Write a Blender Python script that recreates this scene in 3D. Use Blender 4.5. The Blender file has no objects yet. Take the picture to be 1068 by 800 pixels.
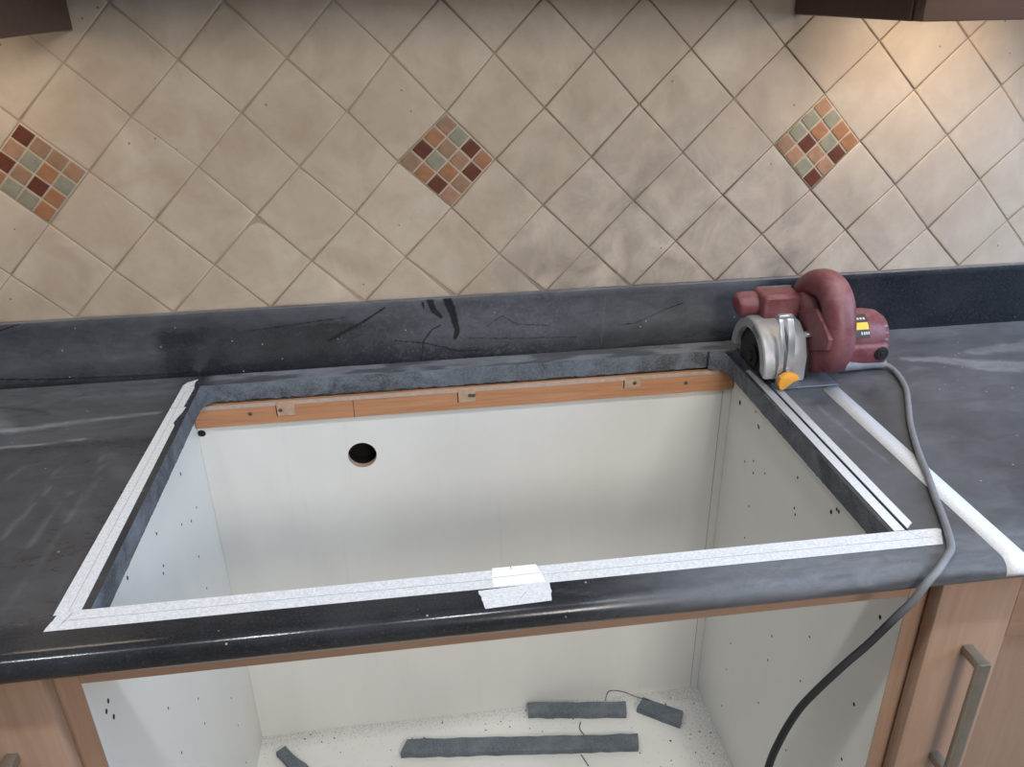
import bpy, bmesh, math, random
import numpy as np
from mathutils import Vector, Matrix

random.seed(7)
SC = bpy.context.scene
COL = SC.collection

# ------------------------------------------------------------------ camera
cam_d = bpy.data.cameras.new('camera')
cam = bpy.data.objects.new('camera', cam_d); COL.objects.link(cam)
cam.location = (-0.06216, -1.2396, 1.45122)
cam.rotation_euler = (math.radians(64.042), math.radians(0.8784), math.radians(-7.469))
cam_d.sensor_fit = 'HORIZONTAL'; cam_d.sensor_width = 36.0
cam_d.lens = 845.83 / 1068 * 36.0
cam_d.clip_start = 0.02
SC.camera = cam

# ------------------------------------------------------------------ world, lights, exposure
world = bpy.data.worlds.new('world'); SC.world = world; world.use_nodes = True
bg = world.node_tree.nodes['Background']
bg.inputs['Color'].default_value = (0.93, 0.96, 1.0, 1)
bg.inputs['Strength'].default_value = 0.05

def area(name, loc, target, sx, sy, power, col):
    d = bpy.data.lights.new(name, 'AREA'); d.shape = 'RECTANGLE'; d.size = sx; d.size_y = sy
    d.energy = power; d.color = col
    o = bpy.data.objects.new(name, d); COL.objects.link(o); o.location = loc
    o.rotation_euler = (Vector(target) - Vector(loc)).to_track_quat('-Z', 'Y').to_euler()
    return o
DOWNLIGHTS = (-1.10, -0.55, 0.0, 0.55, 1.10)
for dx in DOWNLIGHTS:
    dl = area('ceiling_light', (dx, -1.02, 2.402), (dx, -1.02, 0), 0.09, 0.09, 4.4, (0.93, 0.98, 1.0)); dl.data.shape = 'DISK'
area('room_light', (0.75, -2.9, 2.22), (0.1, 0, 1.1), 0.8, 0.7, 43, (1.0, 0.935, 0.865))
area('window_light', (2.1, -1.1, 1.70), (0.1, -0.5, 0.9), 1.0, 1.1, 33, (0.45, 0.68, 1.0))

SC.view_settings.view_transform = 'Standard'
SC.view_settings.look = 'None'
SC.view_settings.gamma = 1.0
SC.view_settings.use_curve_mapping = False
SC.view_settings.exposure = 0.0

# ------------------------------------------------------------------ helpers
def lin(r, g, b):
    f = lambda c: (c / 255 / 12.92) if c / 255 <= .04045 else ((c / 255 + .055) / 1.055) ** 2.4
    return (f(r), f(g), f(b), 1)

class NT:
    def __init__(self, name):
        self.m = bpy.data.materials.new(name); self.m.use_nodes = True
        self.t = self.m.node_tree; self.b = self.t.nodes['Principled BSDF']
    def n(self, kind, **kw):
        x = self.t.nodes.new(kind)
        for k, v in kw.items():
            if k.startswith('i_'): x.inputs[k[2:].replace('_', ' ')].default_value = v
            else: setattr(x, k, v)
        return x
    def l(self, a, b): self.t.links.new(a, b)
    def pos(self): return self.n('ShaderNodeNewGeometry').outputs['Position']
    def objc(self): return self.n('ShaderNodeTexCoord').outputs['Object']
    def scale(self, vec, s):
        m = self.n('ShaderNodeMapping'); m.inputs['Scale'].default_value = s; self.l(vec, m.inputs['Vector']); return m.outputs[0]
    def noise(self, vec, scale, detail=4, rough=.55, dist=0.0):
        x = self.n('ShaderNodeTexNoise'); x.inputs['Scale'].default_value = scale; x.inputs['Detail'].default_value = detail
        x.inputs['Roughness'].default_value = rough; x.inputs['Distortion'].default_value = dist
        self.l(vec, x.inputs['Vector']); return x.outputs['Fac']
    def ramp(self, fac, stops):
        r = self.n('ShaderNodeValToRGB'); e = r.color_ramp.elements
        while len(e) < len(stops): e.new(0.5)
        for s, (p, c) in zip(e, stops):
            s.position = p; s.color = c if len(c) == 4 else (*c, 1)
        self.l(fac, r.inputs['Fac']); return r.outputs['Color']
    def val(self, fac, a, b, lo=0., hi=1.):
        r = self.n('ShaderNodeMapRange'); r.inputs[1].default_value = a; r.inputs[2].default_value = b
        r.inputs[3].default_value = lo; r.inputs[4].default_value = hi; self.l(fac, r.inputs[0]); return r.outputs[0]
    def mix(self, fac, a, b, mode='MIX'):
        x = self.n('ShaderNodeMix', data_type='RGBA', blend_type=mode)
        for sock, v in ((x.inputs[0], fac), (x.inputs[6], a), (x.inputs[7], b)):
            if isinstance(v, bpy.types.NodeSocket): self.l(v, sock)
            else: sock.default_value = v
        return x.outputs[2]
    def math(self, op, a, b=0.0, clamp=False):
        x = self.n('ShaderNodeMath', operation=op); x.use_clamp = clamp
        for s, v in ((x.inputs[0], a), (x.inputs[1], b)):
            if isinstance(v, bpy.types.NodeSocket): self.l(v, s)
            else: s.default_value = v
        return x.outputs[0]
    def color(self, c):
        s = self.b.inputs['Base Color']
        if isinstance(c, bpy.types.NodeSocket): self.l(c, s)
        else: s.default_value = c
    def rough(self, r):
        s = self.b.inputs['Roughness']
        if isinstance(r, bpy.types.NodeSocket): self.l(r, s)
        else: s.default_value = r
    def bump(self, h, strength=.3, dist=.001):
        x = self.n('ShaderNodeBump'); x.inputs['Strength'].default_value = strength; x.inputs['Distance'].default_value = dist
        self.l(h, x.inputs['Height']); self.l(x.outputs[0], self.b.inputs['Normal'])
    def attr(self, name): return self.n('ShaderNodeAttribute', attribute_name=name).outputs['Fac']

def plain(name, c, rough=.5, metal=0., spec=.5, var=.06, scale=60, bump=0.0):
    k = NT(name); f = k.noise(k.objc(), scale)
    a = tuple(v * (1 - var) for v in c[:3]) + (1,); b = tuple(min(1, v * (1 + var)) for v in c[:3]) + (1,)
    k.color(k.ramp(f, [(.3, a), (.7, b)])); k.rough(rough); k.b.inputs['Metallic'].default_value = metal
    k.b.inputs['Specular IOR Level'].default_value = spec
    if bump: k.bump(f, bump, .001)
    return k.m

MT = {}
def build_materials():
    # ---- ceramic wall tiles
    k = NT('tile_glaze'); p = k.pos(); oi = k.n('ShaderNodeObjectInfo').outputs['Random']
    f = k.noise(p, 13, 5, .6, .5); f2 = k.noise(p, 45, 4, .6)
    c = k.ramp(f, [(.28, lin(201, 178, 153)), (.5, lin(217, 198, 175)), (.74, lin(231, 215, 195))])
    c = k.mix(k.val(oi, 0, 1, 0, .30), c, lin(190, 166, 138))
    c = k.mix(k.val(f2, .55, .8, 0, .25), c, lin(175, 150, 125))
    # grey grinding dust that settled over the tiles above and right of the cut-out
    sx = k.n('ShaderNodeSeparateXYZ'); k.l(p, sx.inputs[0]); X, Z = sx.outputs['X'], sx.outputs['Z']
    mx = k.math('MULTIPLY', k.val(X, -.05, .22), k.val(X, .95, .55))
    mz = k.val(Z, 1.36, 1.05, .25, 1)
    wisp = k.noise(k.scale(p, (15, 15, 12)), 1.0, 6, .62, .5)
    d = k.math('MULTIPLY', k.math('MULTIPLY', mx, mz), k.val(wisp, .40, .66, 0, .95), True)
    c = k.mix(d, c, lin(140, 125, 110))
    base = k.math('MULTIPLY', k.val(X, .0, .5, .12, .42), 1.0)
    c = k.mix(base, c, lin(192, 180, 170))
    spk = k.n('ShaderNodeTexVoronoi', feature='F1'); spk.inputs['Scale'].default_value = 26; k.l(p, spk.inputs['Vector'])
    c = k.mix(k.val(spk.outputs['Distance'], .035, .05, .75, 0), c, lin(120, 100, 82))
    k.color(c); k.rough(k.val(f, .3, .7, .38, .55)); k.b.inputs['Specular IOR Level'].default_value = .3
    k.bump(k.noise(p, 22, 3, .5), .35, .003); MT['tile'] = k.m
    # ---- grout
    k = NT('grout'); p = k.pos(); sx = k.n('ShaderNodeSeparateXYZ'); k.l(p, sx.inputs[0])
    m = k.math('MULTIPLY', k.val(sx.outputs['X'], -.1, .3), k.val(sx.outputs['X'], 1.1, .7), True)
    c = k.mix(m, lin(186, 166, 144), lin(120, 105, 93)); f = k.noise(p, 60)
    c = k.mix(k.val(f, .35, .7, 0, .5), c, lin(190, 172, 150)); k.color(c); k.rough(.9); k.bump(f, .4, .001); MT['grout'] = k.m
    for nm, col in (('T', (166, 132, 106)), ('G', (157, 152, 133)), ('R', (112, 65, 51)), ('O', (174, 124, 90)), ('P', (178, 138, 111))):
        MT['chip' + nm] = plain('mosaic_' + nm, lin(*col), .32, var=.14, scale=70)
    MT['mosaic_grout'] = plain('mosaic_grout', lin(205, 190, 168), .9)
    # ---- black stone worktop with dust
    k = NT('black_stone'); p = k.pos(); a = k.attr('dust')
    f1 = k.noise(p, 380, 2, .6); f2 = k.noise(k.scale(p, (30, 60, 60)), 1, 6, .7, .8); f3 = k.noise(p, 7, 4)
    st = k.ramp(f1, [(.42, lin(24, 25, 29)), (.64, lin(34, 36, 41)), (.78, lin(60, 63, 70))])
    amt = k.math('MULTIPLY', a, k.val(f2, .3, .72, .72, 1.22))
    amt = k.math('ADD', amt, k.val(f3, .4, .75, -.02, .03), True)
    sp = k.n('ShaderNodeTexVoronoi', feature='F1'); sp.inputs['Scale'].default_value = 110; k.l(p, sp.inputs['Vector'])
    sel = k.n('ShaderNodeSeparateColor'); k.l(sp.outputs['Color'], sel.inputs[0])
    speck = k.math('MULTIPLY', k.val(sp.outputs['Distance'], .08, .16, 1, 0), k.val(sel.outputs[0], .955, .965, 0, .7))
    c = k.mix(amt, st, lin(163, 166, 175)); c = k.mix(speck, c, lin(190, 190, 192))
    k.color(c); k.rough(k.val(amt, .05, .30, .17, .70)); k.b.inputs['Specular IOR Level'].default_value = .45
    k.bump(k.noise(p, 160, 3), .08, .001); MT['stone'] = k.m
    # ---- sawn stone edge
    k = NT('sawn_stone'); p = k.pos(); f = k.noise(p, 420, 3, .7); f2 = k.noise(p, 18, 5, .65, .6)
    c = k.ramp(f, [(.35, lin(62, 65, 71)), (.6, lin(92, 96, 104)), (.75, lin(140, 144, 152))])
    c = k.mix(k.val(f2, .42, .68, 0, .75), c, lin(122, 130, 140)); c = k.mix(k.val(f2, .46, .3, 0, .6), c, lin(58, 58, 60))
    k.color(c); k.rough(.85); k.bump(f, .5, .0012); MT['sawn'] = k.m
    k = NT('offcut_stone'); p = k.objc(); f = k.noise(p, 300, 3, .7); f2 = k.noise(p, 30, 4)
    c = k.ramp(f, [(.35, lin(82, 89, 96)), (.65, lin(108, 116, 124))]); c = k.mix(k.val(f2, .45, .7, 0, .6), c, lin(124, 131, 138))
    k.color(c); k.rough(.9); k.bump(f, .6, .001); MT['offcut'] = k.m
    # ---- melamine carcass
    def mel(nm, dusty):
        k = NT(nm); p = k.pos(); f = k.noise(k.scale(p, (3, 3, 1.2)), 1.6, 4); f2 = k.noise(k.scale(p, (60, 60, 5)), 1, 4)
        c = k.ramp(f, [(.3, lin(218, 217, 213)), (.7, lin(227, 226, 222))])
        c = k.mix(k.val(f2, .62, .78, 0, .10), c, lin(170, 170, 168))
        if dusty:
            f3 = k.noise(p, 420, 3, .7); f4 = k.noise(p, 7, 4, .6)
            c = k.mix(k.math('MULTIPLY', k.val(f3, .70, .76), k.val(f4, .35, .7, .02, .6)), c, lin(95, 97, 100))
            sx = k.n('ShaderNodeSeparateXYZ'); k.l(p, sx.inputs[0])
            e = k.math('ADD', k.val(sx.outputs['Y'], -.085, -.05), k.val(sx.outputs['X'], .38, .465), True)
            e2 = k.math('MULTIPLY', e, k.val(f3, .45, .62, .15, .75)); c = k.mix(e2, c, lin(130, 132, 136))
        k.color(c); k.rough(.42); k.b.inputs['Specular IOR Level'].default_value = .35; return k.m
    MT['melamine'] = mel('white_melamine', False); MT['melamine_floor'] = mel('dusty_melamine', True)
    # ---- woods
    def wood(nm, c0, c1, s, rough=.5):
        k = NT(nm); p = k.objc(); f = k.noise(k.scale(p, s), 1, 5, .6, .8); f2 = k.noise(p, 5, 3)
        c = k.ramp(f, [(.3, c0), (.7, c1)]); c = k.mix(k.val(f2, .3, .7, 0, .2), c, c0)
        k.color(c); k.rough(rough); k.bump(f, .08, .001); return k.m
    MT['beech'] = wood('beech_laminate', lin(158, 128, 108), lin(172, 142, 121), (90, 90, 5), .45)
    MT['beech_h'] = wood('beech_laminate_rail', lin(155, 125, 105), lin(168, 138, 118), (5, 90, 90), .45)
    MT['panel_dark'] = wood('beech_panel', lin(150, 122, 105), lin(163, 135, 117), (90, 90, 5), .4)
    MT['cab_top'] = wood('upper_laminate', lin(86, 63, 52), lin(95, 71, 60), (6, 90, 90), .45)
    MT['pine'] = wood('pine_batten', lin(168, 114, 79), lin(197, 146, 108), (6, 120, 130), .6)
    MT['pine_pale'] = plain('pale_repair_wood', lin(178, 150, 126), .7, var=.15, scale=90)
    MT['pine_dust'] = plain('dusty_pine', lin(178, 160, 148), .9, var=.12, scale=90)
    MT['dark_gap'] = plain('dark_gap', lin(30, 24, 20), .9)
    MT['ply'] = plain('raw_chipboard', lin(176, 150, 128), .9, var=.2, scale=200)
    # ---- tape
    k = NT('crepe_tape'); p = k.pos(); f = k.noise(p, 330, 3, .65); f2 = k.noise(p, 25, 3)
    c = k.ramp(f, [(.33, lin(204, 205, 209)), (.66, lin(232, 232, 236))]); c = k.mix(k.val(f2, .5, .8, 0, .3), c, lin(214, 216, 220))
    k.color(c); k.rough(.75); k.bump(f, .5, .0006); MT['tape'] = k.m
    k = NT('crepe_tape_dusty'); p = k.pos(); f = k.noise(p, 330, 3, .65)
    sx = k.n('ShaderNodeSeparateXYZ'); k.l(p, sx.inputs[0])
    c = k.ramp(f, [(.30, lin(214, 215, 218)), (.68, lin(238, 238, 242))])
    g = k.math('MULTIPLY', k.val(sx.outputs['Y'], -.52, -.20), k.val(k.noise(k.scale(p, (12, 3, 3)), 2, 4), .3, .65, .55, 1.), True)
    c = k.mix(k.math('MULTIPLY', g, .9), c, lin(116, 117, 120)); k.color(c); k.rough(.8); k.bump(f, .5, .0006); MT['tape_dusty'] = k.m
    MT['paper'] = plain('white_paper', lin(250, 250, 250), .45, var=.01)
    MT['pencil'] = plain('pencil_line', lin(150, 150, 154), .9)
    # ---- saw
    k = NT('wine_plastic'); p = k.objc(); f = k.noise(p, 28, 5, .65, .5); f2 = k.noise(p, 160, 3)
    c = k.ramp(f2, [(.3, lin(98, 32, 42)), (.7, lin(112, 40, 50))])
    nz = k.n('ShaderNodeSeparateXYZ'); k.l(k.n('ShaderNodeNewGeometry').outputs['Normal'], nz.inputs[0])
    du = k.math('MULTIPLY', k.val(f, .36, .68, .10, .55), k.val(nz.outputs['Z'], -.2, .9, .55, 1.))
    c = k.mix(du, c, lin(160, 128, 131)); k.color(c); k.rough(k.val(f, .3, .7, .34, .6)); k.bump(f2, .08, .0005); MT['wine'] = k.m
    MT['alu'] = plain('cast_aluminium', lin(172, 174, 178), .45, metal=.35, var=.07, scale=40)
    MT['alu_bright'] = plain('bright_steel', lin(205, 207, 212), .25, metal=.7, var=.05)
    MT['steel_dusty'] = plain('dusty_steel_plate', lin(112, 116, 124), .55, metal=.2, var=.15, scale=40)
    MT['blade'] = plain('dark_blade', lin(58, 60, 63), .5, metal=.3, var=.2, scale=50)
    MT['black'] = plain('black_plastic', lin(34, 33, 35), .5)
    MT['knob'] = plain('yellow_knob', lin(232, 160, 58), .5, var=.08)
    MT['label_dark'] = plain('label_dark', lin(58, 52, 56), .5)
    MT['label_yellow'] = plain('label_yellow', lin(226, 196, 66), .5)
    MT['label_white'] = plain('label_white', lin(215, 212, 212), .5)
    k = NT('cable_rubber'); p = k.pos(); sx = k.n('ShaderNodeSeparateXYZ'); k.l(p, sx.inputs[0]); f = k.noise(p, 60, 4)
    du = k.math('MULTIPLY', k.val(sx.outputs['Z'], .845, .90), k.val(f, .3, .7, .8, 1.), True)  # paler by height: dust, plus the lit upper run put into the colour
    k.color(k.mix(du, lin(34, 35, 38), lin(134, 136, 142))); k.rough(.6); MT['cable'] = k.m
    MT['steel'] = plain('brushed_steel', lin(150, 144, 134), .34, metal=.75, var=.1, scale=30)
    MT['screw'] = plain('zinc_screw', lin(110, 104, 98), .4, metal=.6)
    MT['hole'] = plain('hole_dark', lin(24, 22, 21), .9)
    MT['grit'] = plain('stone_grit', lin(46, 47, 50), .9, var=.3)
    MT['wire'] = plain('dark_strand', lin(62, 60, 60), .7)
    MT['floor'] = plain('floor_tile', lin(150, 138, 124), .5)
    MT['ceil'] = plain('ceiling_paint', lin(236, 234, 230), .9)
    MT['plaster'] = plain('plaster', lin(222, 212, 196), .9)
    MT['hood'] = plain('hood_steel', lin(120, 118, 116), .4, metal=.6)
    k = NT('lamp_glow'); k.b.inputs['Emission Color'].default_value = (1, .82, .6, 1); k.b.inputs['Emission Strength'].default_value = 6; MT['glow'] = k.m
    k = NT('bare_stone'); MT['shell'] = MT['stone']
build_materials()

def mesh_obj(name, verts, faces, mat, parent=None, smooth=False, mats=None, fm=None):
    me = bpy.data.meshes.new(name); me.from_pydata([tuple(v) for v in verts], [], faces)
    for m in (mats or [mat]): me.materials.append(MT[m] if isinstance(m, str) else m)
    if fm is not None: me.polygons.foreach_set('material_index', fm)
    if smooth: me.polygons.foreach_set('use_smooth', [True] * len(me.polygons))
    me.update()
    o = bpy.data.objects.new(name, me); COL.objects.link(o)
    if parent is not None: o.parent = parent
    return o

def bm_obj(name, bm, mat, parent=None, smooth=None, mats=None):
    bmesh.ops.recalc_face_normals(bm, faces=bm.faces)
    me = bpy.data.meshes.new(name); bm.to_mesh(me); bm.free()
    for m in (mats or [mat]): me.materials.append(MT[m])
    if smooth is not None:
        me.polygons.foreach_set('use_smooth', [True] * len(me.polygons)); me.set_sharp_from_angle(angle=math.radians(smooth))
    o = bpy.data.objects.new(name, me); COL.objects.link(o)
    if parent is not None: o.parent = parent
    return o

def add_box(bm, lo, hi, bev=0.0, seg=2):
    lo, hi = Vector(lo), Vector(hi); c = (lo + hi) / 2; s = hi - lo
    r = bmesh.ops.create_cube(bm, size=1.0, matrix=Matrix.Translation(c) @ Matrix.Diagonal((*s, 1)))
    if bev: bmesh.ops.bevel(bm, geom=list({e for v in r['verts'] for e in v.link_edges}), offset=bev, segments=seg, affect='EDGES', profile=.5)
def box(name, lo, hi, mat, parent=None, bev=0.0, seg=2):
    bm = bmesh.new(); add_box(bm, lo, hi, bev, seg)
    return bm_obj(name, bm, mat, parent, 40 if bev else None)

def add_prism(bm, prof, axis, a, b, bev=0.0, seg=2):
    """closed 2-D profile extruded along axis 'x' (y,z), 'y' (x,z) or 'z' (x,y) from a to b"""
    f = {'x': lambda u, v, w: (w, u, v), 'y': lambda u, v, w: (u, w, v), 'z': lambda u, v, w: (u, v, w)}[axis]
    A = [bm.verts.new(f(u, v, a)) for u, v in prof]; B = [bm.verts.new(f(u, v, b)) for u, v in prof]
    n = len(prof); fs = [bm.faces.new(A), bm.faces.new(B[::-1])]
    for i in range(n): fs.append(bm.faces.new((A[i], B[i], B[(i + 1) % n], A[(i + 1) % n])))
    bmesh.ops.recalc_face_normals(bm, faces=fs)
    if bev:
        es = list({e for fc in fs[:2] for e in fc.edges})
        bmesh.ops.bevel(bm, geom=es, offset=bev, segments=seg, affect='EDGES', profile=.5)
def prism(name, prof, axis, a, b, mat, parent=None, bev=0.0, seg=2, smooth=35):
    bm = bmesh.new(); add_prism(bm, prof, axis, a, b, bev, seg)
    return bm_obj(name, bm, mat, parent, smooth)

def catmull(pts, n=8):
    pts = [Vector(p) for p in pts]; P = [2 * pts[0] - pts[1]] + pts + [2 * pts[-1] - pts[-2]]; out = []
    for i in range(1, len(P) - 2):
        for k in range(n):
            t = k / n; a, b, c, d = P[i - 1], P[i], P[i + 1], P[i + 2]
            out.append(.5 * ((2 * b) + (c - a) * t + (2 * a - 5 * b + 4 * c - d) * t * t + (3 * b - a - 3 * c + d) * t ** 3))
    out.append(pts[-1]); return out

def add_tube(bm, pts, rad, seg=10, ry=None, up=None, cap=True, power=2.0):
    """tube along pts; rad / ry number or list (half sizes); superellipse section"""
    pts = [Vector(p) for p in pts]; n = len(pts)
    R = rad if isinstance(rad, (list, tuple)) else [rad] * n
    Q = (ry if isinstance(ry, (list, tuple)) else [ry] * n) if ry is not None else R
    rings = []; prev = None
    for i, p in enumerate(pts):
        t = (pts[min(i + 1, n - 1)] - pts[max(i - 1, 0)]).normalized()
        u = Vector(up) if up is not None else (prev if prev is not None else (Vector((0, 0, 1)) if abs(t.z) < .9 else Vector((1, 0, 0))))
        u = (u - t * u.dot(t)).normalized(); prev = u; w = t.cross(u)
        ring = []
        for k in range(seg):
            a = 2 * math.pi * k / seg; c, s = math.cos(a), math.sin(a)
            e = 2 / power; cc = math.copysign(abs(c) ** e, c); ss = math.copysign(abs(s) ** e, s)
            ring.append(bm.verts.new(p + u * (R[i] * cc) + w * (Q[i] * ss)))
        rings.append(ring)
    for i in range(n - 1):
        for k in range(seg):
            bm.faces.new((rings[i][k], rings[i][(k + 1) % seg], rings[i + 1][(k + 1) % seg], rings[i + 1][k]))
    if cap: bm.faces.new(rings[0][::-1]); bm.faces.new(rings[-1])
def tube(name, pts, rad, mat, parent=None, seg=10, smooth=50, **kw):
    bm = bmesh.new(); add_tube(bm, pts, rad, seg, **kw); return bm_obj(name, bm, mat, parent, smooth)

def empty(name, loc):
    o = bpy.data.objects.new(name, None); o.empty_display_size = .05; o.location = loc; COL.objects.link(o); return o
def adopt(root):
    """children were modelled in world coordinates: keep them there"""
    inv = Matrix.Translation(root.location).inverted()
    for c in root.children: c.matrix_parent_inverse = inv
def tag(o, label, cat, group=None):
    o['label'] = label; o['category'] = cat
    if group: o['group'] = group
    return o
def struct(o): o['kind'] = 'structure'; return o

# ------------------------------------------------------------------ dimensions (metres)
ZW = 0.900; TH = 0.030; ZB = ZW - TH
YU = -0.009; UP_TOP = 1.0068
XL, XR = -0.4062, 0.4434; YC, YF = -0.0461, -0.5593
K0, K1 = 0.4622, 0.4654                       # saw kerf
X0, X1 = -1.02, 1.24; YNOSE = -0.6275; RN = 0.015
CL, CR, CB = -0.4245, 0.4665, -0.0465; PT = 0.022; CF = -0.583; CFLOOR = 0.129
DIAG = 0.1455; ZM = 1.2243

# ------------------------------------------------------------------ setting
struct(box('floor', (-2.0, -3.2, -0.05), (2.4, 0.1, 0.0), 'floor'))
struct(box('ceiling', (-2.0, -3.2, 2.42), (2.4, 0.1, 2.47), 'ceil'))
wall = struct(box('wall_back', (-2.0, 0.0010, 0.0), (2.4, 0.12, 2.42), 'grout'))

# measured corner wander of the hand-cut tiles (column, row, dx mm, dz mm)
NODES = [(-2.5, 1.0, 2.3, 1.0), (-1.5, 1.0, 1.5, -0.4), (-0.5, 1.0, -0.2, 1.1), (0.5, 1.0, 0.7, -1.2), (1.5, 1.0, 0.3, -1.2), (2.5, 1.0, 0.2, -1.8), (3.5, 1.0, -1.0, -0.3), (4.5, 1.0, 1.4, 2.1), (-4, 0.5, -3.9, 0.6), (-3, 0.5, -1.6, 2.0), (-2, 0.5, 2.1, 1.8), (-1, 0.5, 3.5, -0.9), (0, 0.5, 1.2, -5.5), (1, 0.5, 0.6, -4.6), (2, 0.5, -1.1, -4.2), (3, 0.5, 0.6, -0.6), (4, 0.5, 0.3, 1.7), (5, 0.5, 0.5, 3.5), (6, 0.5, 0.5, 5.9), (-3.5, 0, -1.6, 2.2), (-2.5, 0, 3.1, 2.8), (-1.5, 0, 0.2, -2.9), (-0.5, 0, -1.6, -1.6), (0.5, 0, -1.4, -3.5), (1.5, 0, 0.8, -5.9), (2.5, 0, -0.7, -4.4), (3.5, 0, 0.6, 1.7), (4.5, 0, -2.4, 1.7), (5.5, 0, -0.5, 5.6), (-4, -0.5, -0.8, 2.6), (-3, -0.5, 0.9, 1.3), (-2, -0.5, 1.7, 1.4), (-1, -0.5, 1.4, -2.1), (0, -0.5, 2.0, -1.0), (1, -0.5, -1.7, -3.2), (2, -0.5, -2.6, -3.2), (3, -0.5, -2.2, -1.0), (4, -0.5, -0.7, 0.6), (5, -0.5, -1.5, 2.9), (6, -0.5, 0.6, 5.2), (-0.5, -1.0, -1.1, -2.3), (0.5, -1.0, 1.1, -5.5), (1.5, -1.0, -0.7, -2.5), (2.5, -1.0, -1.2, 0.3), (3.5, -1.0, -1.5, 4.4), (4.5, -1.0, -2.0, 4.1), (5.5, -1.0, -1.1, -0.5), (6.5, -1.0, -3.1, 6.0)]
NA = np.array(NODES)
def node(c, r):
    d = (NA[:, 0] - c) ** 2 + (NA[:, 1] - r) ** 2; i = d.argmin()
    if d[i] < 1e-6: off = NA[i, 2:]
    else:
        w = 1 / (d + .02) ** 1.5; off = (NA[:, 2:] * w[:, None]).sum(0) / w.sum() * .8
    return Vector((c * DIAG + off[0] / 1000, ZM + r * DIAG + off[1] / 1000))

def dedupe(poly, d=.009):
    out = []
    for p in poly:
        if not out or (p - out[-1]).length > d: out.append(p)
    if len(out) > 1 and (out[0] - out[-1]).length < d: out.pop()
    return out
def clip_below(poly, z0):
    out = []
    for i in range(len(poly)):
        a, b = poly[i], poly[(i + 1) % len(poly)]
        if a.y >= z0: out.append(a)
        if (a.y >= z0) != (b.y >= z0):
            t = (z0 - a.y) / (b.y - a.y); out.append(a.lerp(b, t))
    return out
def inset(poly, d):
    n = len(poly); area_ = sum(poly[i].x * poly[(i + 1) % n].y - poly[(i + 1) % n].x * poly[i].y for i in range(n))
    sg = 1 if area_ > 0 else -1; out = []
    for i in range(n):
        p, c, q = poly[i - 1], poly[i], poly[(i + 1) % n]
        e1 = (c - p).normalized(); e2 = (q - c).normalized()
        n1 = Vector((-e1.y, e1.x)) * sg; n2 = Vector((-e2.y, e2.x)) * sg
        b = n1 + n2; L = b.length
        if L < 1e-5: out.append(c + n1 * d); continue
        b /= L; out.append(c + b * min(d / max(.3, b.dot(n1)), d * 2.2))
    return out

def pillow(name, poly, yb, yf, rim, parent, mat, tilt=(0, 0)):
    """a worn-edged tile: rings stepping from the back plane yb up to the face yf"""
    ctr = sum(poly, Vector((0, 0))) / len(poly); n = len(poly)
    steps = [(0, yb), (0, yb + (yf - yb) * .45), (rim * .35, yb + (yf - yb) * .78), (rim, yb + (yf - yb) * .95), (rim * 2.6, yf)]
    V = []; F = []
    for d, y in steps:
        for p in (inset(poly, d) if d else poly):
            t = (p.x - ctr.x) * tilt[0] + (p.y - ctr.y) * tilt[1]
            V.append((p.x, y + (t if y != yb else 0), p.y))
    for s in range(len(steps) - 1):
        for i in range(n):
            F.append((s * n + i, s * n + (i + 1) % n, (s + 1) * n + (i + 1) % n, (s + 1) * n + i))
    F.append(tuple(range((len(steps) - 1) * n, len(steps) * n)))
    o = mesh_obj(name, V, F, mat, parent, smooth=True)
    return o

MOSAIC = {0: ['TGRO', 'OTPR', 'RGOT', 'TORP'], -4: ['RTTP', 'PGOG', 'RTRO', 'OGGO'], 4: ['PGOO', 'GOGR', 'GRPP', 'TPGR']}
TB = UP_TOP + 0.0015
rnd = random.Random(3)
for r2 in range(-3, 6):
    r = r2 / 2
    cs = [c2 / 2 for c2 in range(-14, 17) if (c2 - r2) % 2 == 0]
    for c in cs:
        quad = [node(c, r - .5), node(c + .5, r), node(c, r + .5), node(c - .5, r)]
        if r == 0 and c in MOSAIC:
            q = inset(quad, .0012)
            g = pillow('mosaic_tile', q, .0010, -.0006, .001, wall, 'mosaic_grout')
            top, right, bot, left = q[2], q[1], q[0], q[3]
            for v in range(4):
                for u in range(4):
                    bil = lambda a, b: (top.lerp(right, a)).lerp(left.lerp(bot, a), b)
                    e = .055
                    sub = [bil((u + 1 - e) / 4, (v + 1 - e) / 4), bil((u + 1 - e) / 4, (v + e) / 4), bil((u + e) / 4, (v + e) / 4), bil((u + e) / 4, (v + 1 - e) / 4)]
                    pillow('mosaic_chip', sub, -.0005, -.0022 + rnd.uniform(-.0003, .0003), .0007, g, 'chip' + MOSAIC[c][v][u])
            continue
        poly = inset(quad, .0008 + rnd.uniform(0, .0005))
        poly = clip_below(poly, TB)
        fl = lambda pp, sg: [Vector((p.y, sg * p.x)) for p in pp]
        poly = [Vector((p.y, p.x)) for p in clip_below(fl(poly, 1), X0)] if poly else poly
        poly = [Vector((-p.y, p.x)) for p in clip_below(fl(poly, -1), -X1)] if poly else poly
        poly = dedupe(poly)
        if len(poly) < 3 or max(p.y for p in poly) - TB < .02: continue
        pillow('tile', poly, .0010, -.0005 + rnd.uniform(-.0009, .0008), .0022, wall, 'tile', (rnd.uniform(-.012, .012), rnd.uniform(-.012, .012)))

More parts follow.
